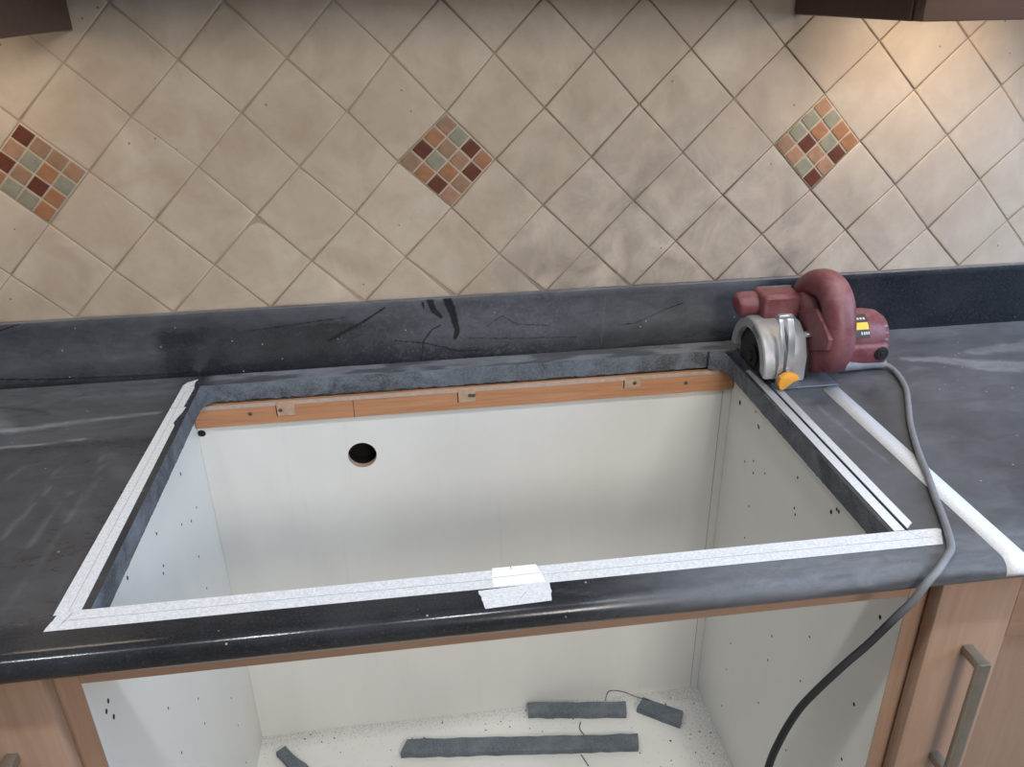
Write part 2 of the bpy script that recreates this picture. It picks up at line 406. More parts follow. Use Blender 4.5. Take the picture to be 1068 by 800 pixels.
# ------------------------------------------------------------------ dust maps (settled dust and wiped streaks, in place on the stone)
def vnoise(x, y, seed):
    r = np.random.RandomState(seed); T = r.rand(256, 256)
    xi = np.floor(x).astype(int); yi = np.floor(y).astype(int); fx = x - xi; fy = y - yi
    fx = fx * fx * (3 - 2 * fx); fy = fy * fy * (3 - 2 * fy); g = lambda a, b: T[a % 256, b % 256]
    return (g(xi, yi) * (1 - fx) + g(xi + 1, yi) * fx) * (1 - fy) + (g(xi, yi + 1) * (1 - fx) + g(xi + 1, yi + 1) * fx) * fy
def fbm(x, y, seed, o=4):
    s = 0; a = .5; t = 0
    for i in range(o): s = s + a * vnoise(x * 2 ** i, y * 2 ** i, seed + i); t += a; a *= .55
    return s / t
def ss(a, b, x): t = np.clip((x - a) / (b - a), 0, 1); return t * t * (3 - 2 * t)
def stroke(x, y, pts, w0, w1=None, soft=.6, seed=1, rag=.35, freq=120):
    """mask of a brushed polyline with width w0 -> w1"""
    w1 = w0 if w1 is None else w1
    best = np.zeros_like(x); n = len(pts) - 1
    for i in range(n):
        (ax, ay), (bx, by) = pts[i], pts[i + 1]; dx, dy = bx - ax, by - ay
        t = np.clip(((x - ax) * dx + (y - ay) * dy) / (dx * dx + dy * dy), 0, 1)
        d = np.hypot(x - ax - t * dx, y - ay - t * dy)
        w = w0 + (w1 - w0) * (i + t) / n; w = w * (1 + rag * (fbm(x * freq, y * freq, seed, 3) - .5) * 2)
        best = np.maximum(best, 1 - ss(1 - soft, 1.0, d / np.maximum(w, 1e-5)))
    return best
def worktop_dust(x, y):
    n1 = fbm(x * 9, y * 14, 11); n2 = fbm(x * 16 + y * 9, y * 30 - x * 14, 21); n3 = fbm(x * 10, y * 90, 31)
    left = 1 - ss(-.47, -.40, x)
    d = .05 + .06 * n1
    # left wing: dusty band at the back, clean wiped area in front with sweep marks
    d += left * (.13 * ss(-.215, -.19, y) + .09 * ss(-.12, -.03, y) * n3 * 1.6)
    sweep = fbm((x * .75 + y * .55) * 26, (x * .55 - y * .75) * 5, 41)
    d += left * (1 - ss(-.24, -.2, y)) * (.10 * ss(.50, .80, sweep) + .055)
    d += left * 0.132 * stroke(x, y, [(-0.544, -0.418), (-0.542, -0.386), (-0.531, -0.314)], .006, .003, .95, 300, .3, 60)
    d += left * 0.120 * stroke(x, y, [(-0.51, -0.441), (-0.508, -0.412), (-0.504, -0.331)], .006, .003, .95, 301, .3, 60)
    d += left * 0.120 * stroke(x, y, [(-0.483, -0.399), (-0.482, -0.353), (-0.48, -0.306), (-0.491, -0.25)], .006, .003, .95, 302, .3, 60)
    d += left * 0.084 * stroke(x, y, [(-0.593, -0.288), (-0.586, -0.262), (-0.559, -0.249)], .006, .003, .95, 303, .3, 60)
    d += left * 0.060 * stroke(x, y, [(-0.544, -0.35), (-0.538, -0.274), (-0.523, -0.247)], .006, .003, .95, 304, .3, 60)
    d += left * 0.060 * stroke(x, y, [(-0.494, -0.552), (-0.486, -0.478), (-0.481, -0.39)], .006, .003, .95, 305, .3, 60)
    d += left * 0.048 * stroke(x, y, [(-0.448, -0.53), (-0.445, -0.451), (-0.445, -0.355)], .006, .003, .95, 306, .3, 60)
    d += .30 * stroke(x, y, [(-.72, -.155), (-.62, -.150), (-.52, -.135), (-.445, -.130)], .014, .004, .95, 3)
    d += .34 * stroke(x, y, [(-.72, -.198), (-.62, -.203), (-.55, -.197), (-.53, -.195)], .006, .002, .8, 4)
    d += .16 * stroke(x, y, [(-.70, -.10), (-.66, -.14), (-.64, -.155)], .03, .015, .95, 5)
    d -= .10 * stroke(x, y, [(-.70, -.07), (-.64, -.09), (-.61, -.105)], .004, .003, .6, 6)
    # back strip between upstand and cut-out
    mid = ss(-.41, -.38, x) * (1 - ss(.44, .47, x)); back = ss(-.06, -.045, y)
    d += mid * back * (.14 + .30 * ss(.40, .62, fbm(x * 14, y * 60, 51)))
    # right wing: even bluish film of dust
    right = ss(.445, .47, x)
    d += right * (.09 + .15 * n2 - .08 * ss(.60, .66, x) * ss(-.30, -.36, y))
    d += right * .10 * ss(-.08, -.02, y)
    d -= right * .10 * stroke(x, y, [(.60, -.24), (.57, -.32), (.55, -.40)], .035, .03, .9, 7)
    d += .26 * stroke(x, y, [(.715, -.128), (.77, -.138), (.83, -.175), (.95, -.205), (1.1, -.23)], .006, .045, .45, 8, .2, 30)
    d += .16 * stroke(x, y, [(.84, -.12), (.90, -.115), (1.0, -.11)], .012, .03, .5, 9)
    d += .12 * stroke(x, y, [(.76, -.43), (.70, -.47), (.66, -.53)], .03, .02, .95, 10)
    d += .12 * stroke(x, y, [(.505, -.26), (.51, -.34), (.52, -.42)], .004, .006, .9, 12)
    # front strip: clean on the left, hazy with dust on the right
    fr = 1 - ss(-.585, -.56, y)
    hazy = ss(.05, .30, x) * (1 - ss(.60, .75, x))
    d = np.where(y < -.56, d * (1 - fr) + fr * (.035 + .03 * n1 + hazy * (.24 + .20 * fbm(x * 8, y * 120, 61))), d)
    d -= fr * hazy * .16 * ss(.52, .62, fbm(x * 7, y * 170, 71)) * (1 - ss(-.628, -.600, y))
    d += fr * .05 * stroke(x, y, [(.06, -.60), (.10, -.612)], .004, .003, .8, 13)
    return np.clip(d, 0, .8)
def upstand_dust(x, z):
    h = (z - ZW) / .107; n1 = fbm(x * 12, z * 26, 111); n2 = fbm(x * 40, z * 60, 121)
    film = .20 * (1 - ss(.48, .60, x)) + .02
    d = film * (.60 + .55 * n1) * (.55 + .55 * ss(.05, .45, h))
    d += .10 * ss(.9, 1.0, h)
    # damp darker patch left of centre
    damp = ss(-.47, -.44, x + .02 * n2) * (1 - ss(-.20, -.02, x)) * (1 - ss(.62, .86, h + .25 * (n1 - .5)))
    d *= 1 - .55 * damp
    d *= 1 - .55 * ss(.10, .02, h * 1.0 + .08 * (n2 - .5)) - .30 * ss(.30, .10, h + .2 * (n1 - .5)) * ss(-.40, -.30, x) * (1 - ss(.1, .3, x))
    # speckled grinding spatter in the middle
    sp = ss(-.26, -.05, x) * (1 - ss(.14, .24, x)); d += sp * .06 * ss(.52, .75, fbm(x * 260, z * 260, 131, 2))
    wipe = lambda pts, a, b, k, sd, rag=.22: (1 - k * stroke(x, z, pts, a, b, .4, sd, rag))
    d *= wipe([(-.040, 1.006), (-.036, .990), (-.024, .976)], .008, .004, .85, 141)
    d *= wipe([(-.012, 1.006), (-.004, .980), (.001, .950), (-.003, .938)], .009, .004, .9, 151)
    d *= wipe([(-.052, 1.002), (-.050, .992)], .003, .0015, .8, 161)
    d *= wipe([(-.112, .998), (-.150, .975), (-.205, .948)], .002, .0035, .75, 171)
    d *= wipe([(-.06, .90), (-.055, .935), (-.040, .955), (-.025, .962)], .0016, .0014, .8, 181)
    d *= wipe([(-.10, .940), (-.05, .932), (.0, .915), (.05, .912)], .0016, .0012, .7, 191)
    d *= wipe([(.02, .936), (.10, .930), (.2, .926)], .001, .001, .6, 193)
    d *= wipe([(.05, .955), (.075, .972), (.10, .955), (.15, .95)], .001, .001, .6, 195)
    d *= wipe([(.27, .942), (.30, .944), (.35, .965), (.38, .975)], .0012, .001, .6, 201)
    d *= wipe([(-.72, .918), (-.64, .912), (-.5, .908), (-.42, .908)], .0016, .0016, .7, 205)
    d *= wipe([(-.72, .992), (-.69, .998), (-.66, 1.006)], .0016, .0016, .6, 207)
    d *= wipe([(-.33, .972), (-.24, .980), (-.17, .986)], .0014, .0012, .5, 209)
    d += .05 * stroke(x, z, [(.243, .912), (.247, .995)], .002, .002, .8, 211)
    return np.clip(d, 0, .8)

# ------------------------------------------------------------------ worktop
def build_worktop():
    def span(a, b, step): n = max(1, round((b - a) / step)); return list(np.linspace(a, b, n + 1))
    xs = sorted(set(np.round(span(X0, XL, .006) + span(XL, XR, .006) + span(XR, K0, .005) + [K0, K1] + span(K1, .72, .005) + span(.72, X1, .006), 6)))
    ys = sorted(set(np.round(span(YNOSE + RN, YF, .004) + span(YF, YC, .006) + span(YC, .003, .004), 6)))
    nx, ny = len(xs), len(ys); V = []; ud = []
    for y in ys:
        for x in xs: V.append((x, y, ZW)); ud.append((x, y))
    idx = lambda i, j: j * nx + i
    inside = lambda x, y: (XL < x < XR and YF < y < YC) or (K0 < x < K1 and YF < y < -.052)
    F = []; M = []; keep = {}
    for j in range(ny - 1):
        for i in range(nx - 1):
            if not inside((xs[i] + xs[i + 1]) / 2, (ys[j] + ys[j + 1]) / 2):
                keep[i, j] = 1; F.append((idx(i, j), idx(i + 1, j), idx(i + 1, j + 1), idx(i, j + 1))); M.append(0)
    def vert(x, y, z): V.append((x, y, z)); ud.append((x, y)); return len(V) - 1
    rg = random.Random(5); low = {}
    def lower(i, j, zz):
        key = (i, j, zz)
        if key not in low:
            jit = rg.uniform(-.0012, .0016) if zz == ZB else 0
            low[key] = vert(xs[i], ys[j], zz + jit)
        return low[key]
    # sawn walls of the openings
    for (i, j) in list(keep):
        for (di, dj, a, b) in ((-1, 0, (i, j + 1), (i, j)), (1, 0, (i + 1, j), (i + 1, j + 1)), (0, -1, (i, j), (i + 1, j)), (0, 1, (i + 1, j + 1), (i, j + 1))):
            if (i + di, j + dj) in keep: continue
            if j + dj < 0 and dj == -1: continue                     # nosing side
            F.append((idx(*a), lower(*a, ZB), lower(*b, ZB), idx(*b))); M.append(1)
    # bullnose: half round along the front
    prev = [idx(i, 0) for i in range(nx)]; K = 12
    for k in range(1, K + 1):
        a = math.pi * k / K; y = YNOSE + RN - RN * math.sin(a); z = ZW - RN + RN * math.cos(a)
        cur = []
        for i in range(nx):
            v = vert(xs[i], y, z); ud[v] = (xs[i], YNOSE + RN - RN * a); cur.append(v)
        for i in range(nx - 1): F.append((prev[i + 1], prev[i], cur[i], cur[i + 1])); M.append(0)
        prev = cur
    # underside in four slabs round the opening
    for (a, b, c, d) in ((X0, XL, YNOSE + RN, .003), (K1, X1, YNOSE + RN, .003), (XR, K0, YF, YC), (XL, K1, YNOSE + RN, YF), (XL, K1, YC, .003)):
        q = [vert(a, c, ZB), vert(a, d, ZB), vert(b, d, ZB), vert(b, c, ZB)]; F.append(tuple(q)); M.append(0)
    # uncut lumps left in the two rear corners where the round blade could not reach
    def lump(prof):
        n = len(prof); A = [vert(x, y, ZW - .0004) for x, y in prof]; B = [vert(x, y, ZB + .001) for x, y in prof]
        F.append(tuple(A)); M.append(1); F.append(tuple(B[::-1])); M.append(1)
        for i in range(n): F.append((A[i], B[i], B[(i + 1) % n], A[(i + 1) % n])); M.append(1)
    lump([(XR + .001, YC + .001), (XR - .024, YC + .001), (XR - .026, YC - .008), (XR - .020, YC - .013), (XR - .008, YC - .016), (XR - .003, YC - .024), (XR + .001, YC - .03)][::-1])
    lump([(XL - .001, YC + .001), (XL + .020, YC + .001), (XL + .012, YC - .006), (XL + .005, YC - .014), (XL - .001, YC - .035)])
    me = bpy.data.meshes.new('worktop'); me.from_pydata(V, [], F)
    me.materials.append(MT['stone']); me.materials.append(MT['sawn'])
    me.polygons.foreach_set('material_index', M); me.polygons.foreach_set('use_smooth', [m == 0 for m in M]); me.update()
    me.set_sharp_from_angle(angle=math.radians(40))
    u = np.array(ud); d = worktop_dust(u[:, 0], u[:, 1])
    at = me.attributes.new('dust', 'FLOAT', 'POINT'); at.data.foreach_set('value', d.astype(np.float32))
    o = bpy.data.objects.new('worktop', me); COL.objects.link(o)
    return tag(o, 'black stone worktop with rounded front edge and large rectangular opening cut in it', 'worktop')
build_worktop()

def build_upstand():
    xs = np.linspace(X0, X1, 1700); zs = np.linspace(ZW + .0004, UP_TOP, 72); nx, nz = len(xs), len(zs)
    XX, ZZ = np.meshgrid(xs, zs); V = [(x, YU, z) for x, z in zip(XX.ravel(), ZZ.ravel())]
    F = [(j * nx + i, j * nx + i + 1, (j + 1) * nx + i + 1, (j + 1) * nx + i) for j in range(nz - 1) for i in range(nx - 1)]
    d = list(upstand_dust(XX.ravel(), ZZ.ravel()))
    b = len(V)
    for i in range(nx): V.append((xs[i], .003, UP_TOP)); d.append(.8)
    for i in range(nx): V.append((xs[i], YU + .0008, UP_TOP + .0006)); d.append(.7)
    t = (nz - 1) * nx
    for i in range(nx - 1):
        F.append((t + i, t + i + 1, b + nx + i + 1, b + nx + i)); F.append((b + nx + i, b + nx + i + 1, b + i + 1, b + i))
    for e in (0, nx - 1):
        k = len(V); V += [(xs[e], YU, ZW + .0004), (xs[e], .003, ZW + .0004), (xs[e], .003, UP_TOP), (xs[e], YU, UP_TOP)]; d += [.1] * 4; F.append((k, k + 1, k + 2, k + 3))
    k = len(V); V += [(X0, YU, ZW + .0004), (X1, YU, ZW + .0004), (X1, .003, ZW + .0004), (X0, .003, ZW + .0004)]; d += [.1] * 4; F.append((k, k + 1, k + 2, k + 3))
    o = mesh_obj('upstand', V, F, 'stone'); at = o.data.attributes.new('dust', 'FLOAT', 'POINT'); at.data.foreach_set('value', np.array(d, np.float32))
    tag(o, 'long black stone upstand streaked with grey dust, below the tiles', 'upstand')
build_upstand()

# ------------------------------------------------------------------ open cabinet under the opening
cab = tag(empty('base_cabinet', (0.02, -.31, 0)), 'open white base cabinet without doors under the cut-out opening', 'cabinet')
def carcass():
    for sx, x0, x1, holes in ((-1, CL - PT, CL, None), (1, CR, CR + PT, None)):
        p = box('side_panel', (x0, CF, .10), (x1, -.002, ZB - .0015), 'melamine', cab)
        e = box('edge_strip', (x0, CF - .0012, .10), (x1, CF - .0001, ZB - .0015), 'beech', p)
        # rows of drilled shelf-pin and hinge holes
        xin = x1 if sx < 0 else x0; V = []; F = []
        rg = random.Random(12 + sx)
        spots = [(-.545, .762, .0032), (-.555, .757, .0032), (-.545, .737, .0034), (-.410, .604, .0022), (-.306, .510, .0022), (-.306, .458, .0022), (-.168, .364, .0022),
                 (-.407, .516, .0022), (-.168, .204, .0022), (-.322, .634, .0018), (-.165, .296, .0018), (-.306, .810, .0025), (-.421, .830, .003), (-.311, .760, .0024),
                 (-.317, .752, .0024), (-.168, .666, .0024), (-.167, .601, .0022), (-.167, .731, .0024), (-.130, .731, .0022), (-.166, .815, .003), (-.208, .755, .0022), (-.405, .365, .0022), (-.536, .606, .003), (-.537, .505, .0026), (-.300, .354, .0022)]
        if sx > 0: spots += [(-.086, .819, .0045), (-.146, .834, .0022), (-.163, .817, .0026), (-.163, .751, .0022), (-.405, .818, .0035), (-.416, .830, .0028)]
        for (y, z, r) in spots:
            y += rg.uniform(-.001, .001); b = len(V); n = 10
            for k in range(n):
                a = 2 * math.pi * k / n; V.append((xin - sx * .0002, y + math.cos(a) * r * .8, z + math.sin(a) * r))
            F.append(tuple(range(b, b + n)))
            for k in range(n):
                a = 2 * math.pi * k / n; V.append((xin + sx * .0002, y + math.cos(a) * r * .8, z + math.sin(a) * r))
            for k in range(n): F.append((b + k, b + (k + 1) % n, b + n + (k + 1) % n, b + n + k))
        h = mesh_obj('pin_holes', V, F, 'hole', p); h['kind'] = 'stuff'
    # back panel with a round service hole, built as a ring of quads to a rectangle
    hx, hz, hr = -.1693, .7525, .0237; n = 48; yb, yf = CB + .012, CB
    x0, x1, z0, z1 = CL + .0003, CR - .0003, .10, ZB - .003
    ring = [(hx + hr * math.cos(2 * math.pi * k / n), hz + hr * math.sin(2 * math.pi * k / n)) for k in range(n)]
    sq = []
    for k in range(n):
        c, s = math.cos(2 * math.pi * k / n), math.sin(2 * math.pi * k / n); q = 1 / max(abs(c), abs(s)); sq.append((hx + .05 * c * q, hz + .05 * s * q))
    V = [(x, yf, z) for x, z in ring] + [(x, yf, z) for x, z in sq] + [(x, yb, z) for x, z in ring]; F = []; M = []
    for k in range(n):
        m = (k + 1) % n; F.append((k, m, n + m, n + k)); M.append(0); F.append((k, 2 * n + k, 2 * n + m, m)); M.append(1)
    def q(a, b, c, d, y):
        i = len(V); V.extend([(a, y, c), (b, y, c), (b, y, d), (a, y, d)]); F.append((i, i + 1, i + 2, i + 3)); M.append(0)
    q(x0, hx - .05, z0, z1, yf); q(hx + .05, x1, z0, z1, yf); q(hx - .05, hx + .05, z0, hz - .05, yf); q(hx - .05, hx + .05, hz + .05, z1, yf)
    bp = mesh_obj('back_panel', V, F, None, cab, mats=['melamine', 'ply'], fm=M)
    bm = bmesh.new(); bmesh.ops.create_cone(bm, cap_ends=False, segments=24, radius1=.030, radius2=.030, depth=.034, matrix=Matrix.Translation((hx, CB + .029, hz)) @ Matrix.Rotation(math.pi / 2, 4, 'X')); bmesh.ops.create_circle(bm, cap_ends=True, segments=24, radius=.030, matrix=Matrix.Translation((hx, CB + .046, hz)) @ Matrix.Rotation(math.pi / 2, 4, 'X')); bm_obj('hole_shade_cup', bm, 'hole', bp)  # black cup added behind the hole, standing for the shade inside it
    # small notch drilled where the panel meets the side
    V = []; 
    for k in range(14):
        a = 2 * math.pi * k / 14; V.append((CL + .006 + .0065 * math.cos(a), CB - .0004, .8165 + .006 * math.sin(a)))
    mesh_obj('corner_hole', V, [tuple(range(14))], 'hole', bp)
    # scribe line and stain on the back panel
    box('panel_joint', (CR - .0165, CB - .0003, CFLOOR), (CR - .0155, CB + .0005, .83), 'pencil', bp)
    box('floor_panel', (CL + .0003, CF, CFLOOR - .018), (CR - .0003, CB - .0002, CFLOOR), 'melamine_floor', cab)
    box('front_rail', (CL + .0003, CF - .001, .8275), (CR - .0003, CF + .018, ZB - .0015), 'beech_h', cab)
    box('plinth', (CL - PT, CF + .05, .0), (CR + PT, CF + .066, .10), 'beech_h', cab)
    # pine batten under the rear edge of the stone
    bt = box('batten', (CL + .0015, CB - .0075, .829), (CR - .0015, CB - .0004, ZB - .0025), 'pine', cab, .0008, 1)
    box('dust_strip', (CL + .015, CB - .0079, .8605), (CR - .03, CB - .007, ZB - .003), 'pine_dust', bt)
    for x, w, zlo in ((-.2945, .028, .8415), (-.0045, .0275, .8415), (.2735, .0285, .8455)):
        box('repair_block', (x, CB - .0086, zlo), (x + w, CB - .0066, ZB - .0035), 'pine_pale', bt, .0006, 1)
        box('block_gap', (x - .0014, CB - .00785, zlo), (x - .0002, CB - .007, ZB - .004), 'dark_gap', bt)
    box('board_joint', (-.1745, CB - .0078, .8292), (-.1737, CB - .007, .8665), 'dark_gap', bt)
    for x, z in ((-.3365, .849), (.3805, .8475), (-.289, .852), (.0146, .854), (.0205, .8535), (.291, .855)):
        bm = bmesh.new(); r = .0036
        yS = CB - .0086 if x not in (-.3365, .3805) else CB - .0075
        bmesh.ops.create_cone(bm, cap_ends=True, segments=12, radius1=r, radius2=r * .8, depth=.0012, matrix=Matrix.Translation((x, yS - .0003, z)) @ Matrix.Rotation(math.pi / 2, 4, 'X'))
        for ang in (.5, .5 + math.pi / 2):
            bmesh.ops.create_cube(bm, size=1, matrix=Matrix.Translation((x, yS - .001, z)) @ Matrix.Rotation(ang, 4, 'Y') @ Matrix.Diagonal((.0045, .0006, .001, 1)))
        bm_obj('screw', bm, 'screw', bt)
carcass(); adopt(cab)

# ------------------------------------------------------------------ neighbouring base cabinets with framed doors
def handle(name, x0, x1, z0, z1, yd, parent):
    yo = yd - .034; bm = bmesh.new()
    add_box(bm, (x0, yo, z0), (x1, yo + .009, z1), .0018, 2)
    add_box(bm, (x0 + .0008, yo + .004, z1 - .012), (x1 - .0008, yd - .0002, z1 - .0002), .0012, 2)
    add_box(bm, (x0 + .0008, yo + .004, z0 + .0002), (x1 - .0008, yd - .0002, z0 + .012), .0012, 2)
    return bm_obj(name, bm, 'steel', parent, 40)
def side_cabinet(xa, xb, hinge_right, label):
    c = tag(empty('base_cabinet', ((xa + xb) / 2, -.31, 0)), label, 'cabinet')
    box('side_panel', (xa, CF, .10), (xa + .018, -.002, ZB - .0015), 'beech', c); box('side_panel', (xb - .018, CF, .10), (xb, -.002, ZB - .0015), 'beech', c)
    box('floor_panel', (xa + .018, CF, .11), (xb - .018, -.02, .128), 'melamine', c); box('back_panel', (xa + .018, -.02, .10), (xb - .018, -.008, ZB - .0015), 'melamine', c)
    box('plinth', (xa, CF + .05, 0), (xb, CF + .066, .10), 'beech_h', c)
    yd = CF - .022; g = .0025; da, db = xa + g, xb - g; z0, z1 = .115, ZB - .006; SW = .0955; RW = .095
    d = box('door', (da + SW - .006, yd + .008, z0 + RW - .006), (db - SW + .006, CF - .002, z1 - RW + .006), 'panel_dark', c)
    box('stile', (da, yd, z0), (da + SW, CF - .002, z1), 'beech', d, .0022, 2); box('stile', (db - SW, yd, z0), (db, CF - .002, z1), 'beech', d, .0022, 2)
    box('rail', (da + SW + .0003, yd + .0008, z1 - RW), (db - SW - .0003, CF - .002, z1), 'beech_h', d, .0015, 2); box('rail', (da + SW + .0003, yd + .0008, z0), (db - SW - .0003, CF - .002, z0 + RW), 'beech_h', d, .0015, 2)
    hx = (da + .043) if hinge_right else (db - .043 - .014)
    handle('handle', hx, hx + .014, .578, .766, yd, d)
    adopt(c)
    for o in c.children:
        for s in o.children: s.matrix_parent_inverse = Matrix()
    return c
side_cabinet(CR + PT + .0005 - .003, 1.09, True, 'brown wooden base cabinet with a long bar handle, right of the open cabinet')
side_cabinet(-1.03, CL - PT - .0005 + .001, False, 'brown wooden base cabinet at the left corner, mostly out of frame')

# ------------------------------------------------------------------ upper cabinets, lamps and hood
def upper(xa, xb, inner, label, lamp_label):
    c = tag(empty('wall_cabinet', ((xa + xb) / 2, -.15, 1.411)), label, 'cabinet')
    zb = 1.411
    box('side_panel', (xa, -.30, zb), (xa + .018, -.003, 2.1), 'cab_top', c, .0012, 1); box('side_panel', (xb - .018, -.30, zb), (xb, -.003, 2.1), 'cab_top', c, .0012, 1)
    box('bottom_panel', (xa + .018, -.29, zb + .05), (xb - .018, -.003, zb + .068), 'cab_top', c)
    box('pelmet', (xa + .0183, -.300, zb), (xb - .0183, -.283, zb + .05), 'cab_top', c)
    d = box('door', (xa + .002, -.322, zb + .0), (xb - .002, -.3005, 2.098), 'cab_top', c, .002, 2)
    adopt(c)
    xm = xa + .20 if inner < 0 else xb - .20
    L = tag(empty('cabinet_lamp', (xm, -.13, zb + .05)), lamp_label, 'lamp')
    bm = bmesh.new(); add_box(bm, (xm - .12, -.16, zb + .030), (xm + .12, -.10, zb + .0498), .003, 2); bm_obj('housing', bm, 'hood', L, 40)
    box('diffuser', (xm - .11, -.155, zb + .0285), (xm + .11, -.105, zb + .0297), 'glow', L)
    adopt(L)
    ld = bpy.data.lights.new('cabinet_lamp_light', 'AREA'); ld.shape = 'RECTANGLE'; ld.size = .22; ld.size_y = .05; ld.energy = 0.58 if inner < 0 else 0.15; ld.color = (1, .80, .58)
    lo = bpy.data.objects.new('cabinet_lamp_light', ld); COL.objects.link(lo); lo.location = (xm, -.13, zb + .027)
upper(.515, 1.22, -1, 'brown wall cabinet at the top right over the saw', 'small strip lamp tucked under the right wall cabinet')
upper(-1.03, -.487, 1, 'brown wall cabinet at the top left corner of the picture', 'small strip lamp tucked under the left wall cabinet')
for dx, wh in zip(DOWNLIGHTS, ('leftmost of the five', 'second from the left', 'middle one of the five', 'second from the right', 'rightmost of the five')):
    dlf = tag(empty('downlight', (dx, -1.02, 2.42)), 'round recessed ceiling downlight, ' + wh, 'light', 'ceiling downlights')
    bm = bmesh.new(); add_tube(bm, [(dx, -1.02, 2.4195), (dx, -1.02, 2.4085)], .060, 24); bm_obj('trim', bm, 'alu', dlf, 40)
    bm = bmesh.new(); add_tube(bm, [(dx, -1.02, 2.4080), (dx, -1.02, 2.4050)], .046, 24); bm_obj('lens', bm, 'glow', dlf, 40)
    adopt(dlf)
def hood():
    h = tag(empty('cooker_hood', (.015, -.2, 1.66)), 'steel cooker hood over the opening, between the wall cabinets', 'hood')
    bm = bmesh.new(); add_box(bm, (-.475, -.38, 1.507), (.505, -.003, 1.56), .003, 2); bm_obj('canopy', bm, 'hood', h, 40)
    V = [(-.475, -.38, 1.56), (.505, -.38, 1.56), (.505, -.003, 1.56), (-.475, -.003, 1.56), (-.13, -.28, 1.95), (.16, -.28, 1.95), (.16, -.003, 1.95), (-.13, -.003, 1.95)]
    mesh_obj('funnel', V, [(0, 1, 5, 4), (1, 2, 6, 5), (2, 3, 7, 6), (3, 0, 4, 7), (4, 5, 6, 7)], 'hood', h)
    box('chimney', (-.125, -.275, 1.951), (.155, -.003, 2.415), 'hood', h)
    adopt(h)
hood()

# ------------------------------------------------------------------ masking tape
ZT = ZW + .0003
def tape(name, outline, label, mat='tape', z0=ZT, th=.00025, group=None, cat='tape'):
    bm = bmesh.new(); add_prism(bm, outline, 'z', z0, z0 + th); return tag(bm_obj(name, bm, mat), label, cat, group)
def torn(a, b, n, amp, seed):
    r = random.Random(seed); a, b = Vector(a), Vector(b); d = (b - a); nrm = Vector((-d.y, d.x)).normalized(); out = []
    for i in range(n + 1):
        p = a.lerp(b, i / n)
        if 0 < i < n: p = p + nrm * r.uniform(-amp, amp)
        out.append((p.x, p.y))
    return out
def pencil(parent, a, b, z=None, w=.0005):
    a, b = Vector(a), Vector(b); d = (b - a).normalized(); nn = Vector((-d.y, d.x)) * w / 2; z = z or ZT + .00026
    bm = bmesh.new(); add_prism(bm, [tuple(a + nn), tuple(a - nn), tuple(b - nn), tuple(b + nn)], 'z', z, z + .0001)
    return bm_obj('pencil_line', bm, 'pencil', parent)
t = tape('masking_tape', torn((-.4402, -.5640), (-.4148, -.5620), 6, .0006, 1) + [(-.4150, -.175)] + [(-.4185, -.165), (-.4165, -.150), (-.4135, -.137), (-.4115, -.118), (-.4152, -.1175), (-.4135, -.052)] + torn((-.4150, -.045), (-.4330, -.0425), 6, .0012, 2),
         'white masking tape strip along the left side of the opening')
pencil(t, (-.4268, -.561), (-.4245, -.06)); pencil(t, (-.4345, -.118), (-.4152, -.1178))
t = tape('masking_tape', torn((-.4332, -.0425), (-.4152, -.0450), 5, .001, 3) + [(-.4165, -.032)] + torn((-.4135, -.0225), (-.4290, -.0325), 5, .0012, 4),
         'short torn scrap of masking tape by the rear left corner of the opening', z0=ZT + .00035)
t = tape('masking_tape', [(-.4408, -.5868)] + torn((.4880, -.5885), (.5020, -.5635), 6, .0005, 5) + [(.498, -.5610), (XR, YF - .0004), (XL, YF - .0004), (-.4145, -.5594)] + torn((-.4360, -.5615), (-.4408, -.5868), 5, .0007, 6)[:-1],
         'long white masking tape along the front edge of the opening', z0=ZT + .0003)
pencil(t, (-.425, -.5735), (.486, -.5752), ZT + .0006); pencil(t, (-.4215, -.562), (-.4275, -.578), ZT + .0006, .0009); pencil(t, (.4625, -.560), (.4705, -.574), ZT + .0006)
tape('masking_tape', [(.4490, -.5585), (.4617, -.5585), (.4617, -.203), (.4560, -.130), (.4490, -.130)], 'narrow white tape sliver between the opening and the saw groove', 'tape_dusty')
tape('masking_tape', [(.4660, -.5560)] + torn((.4675, -.5550), (.4772, -.5465), 4, .0004, 8) + [(.4772, -.19), (.4660, -.19)], 'narrow white tape sliver just right of the saw groove', 'tape_dusty')
pt = tape('masking_tape', torn((-.0155, -.6170), (-.0200, -.5895), 6, .0012, 10) + [(.052, -.5868)] + torn((.0540, -.5868), (.0515, -.6145), 6, .0012, 11), 'short white masking tape patch stuck on the front nosing strip', z0=ZT)
pencil(pt, (.020, -.608), (.028, -.598)); pencil(pt, (.0172, -.614), (.0178, -.611))
pl = tape('paper_label', torn((-.0040, -.5862), (-.0030, -.5580), 5, .0010, 12) + [(-.002, -.5568)] + [(.0440, -.5568)] + torn((.0450, -.5585), (.0495, -.5855), 5, .0010, 13), 'bright white paper label stuck over the long front tape', 'paper', ZT + .0006, .0002, cat='label')
pencil(pl, (-.003, -.5725), (.047, -.5715), ZT + .0009); pencil(pl, (.0172, -.5612), (.0174, -.5568), ZT + .0009, .0008)
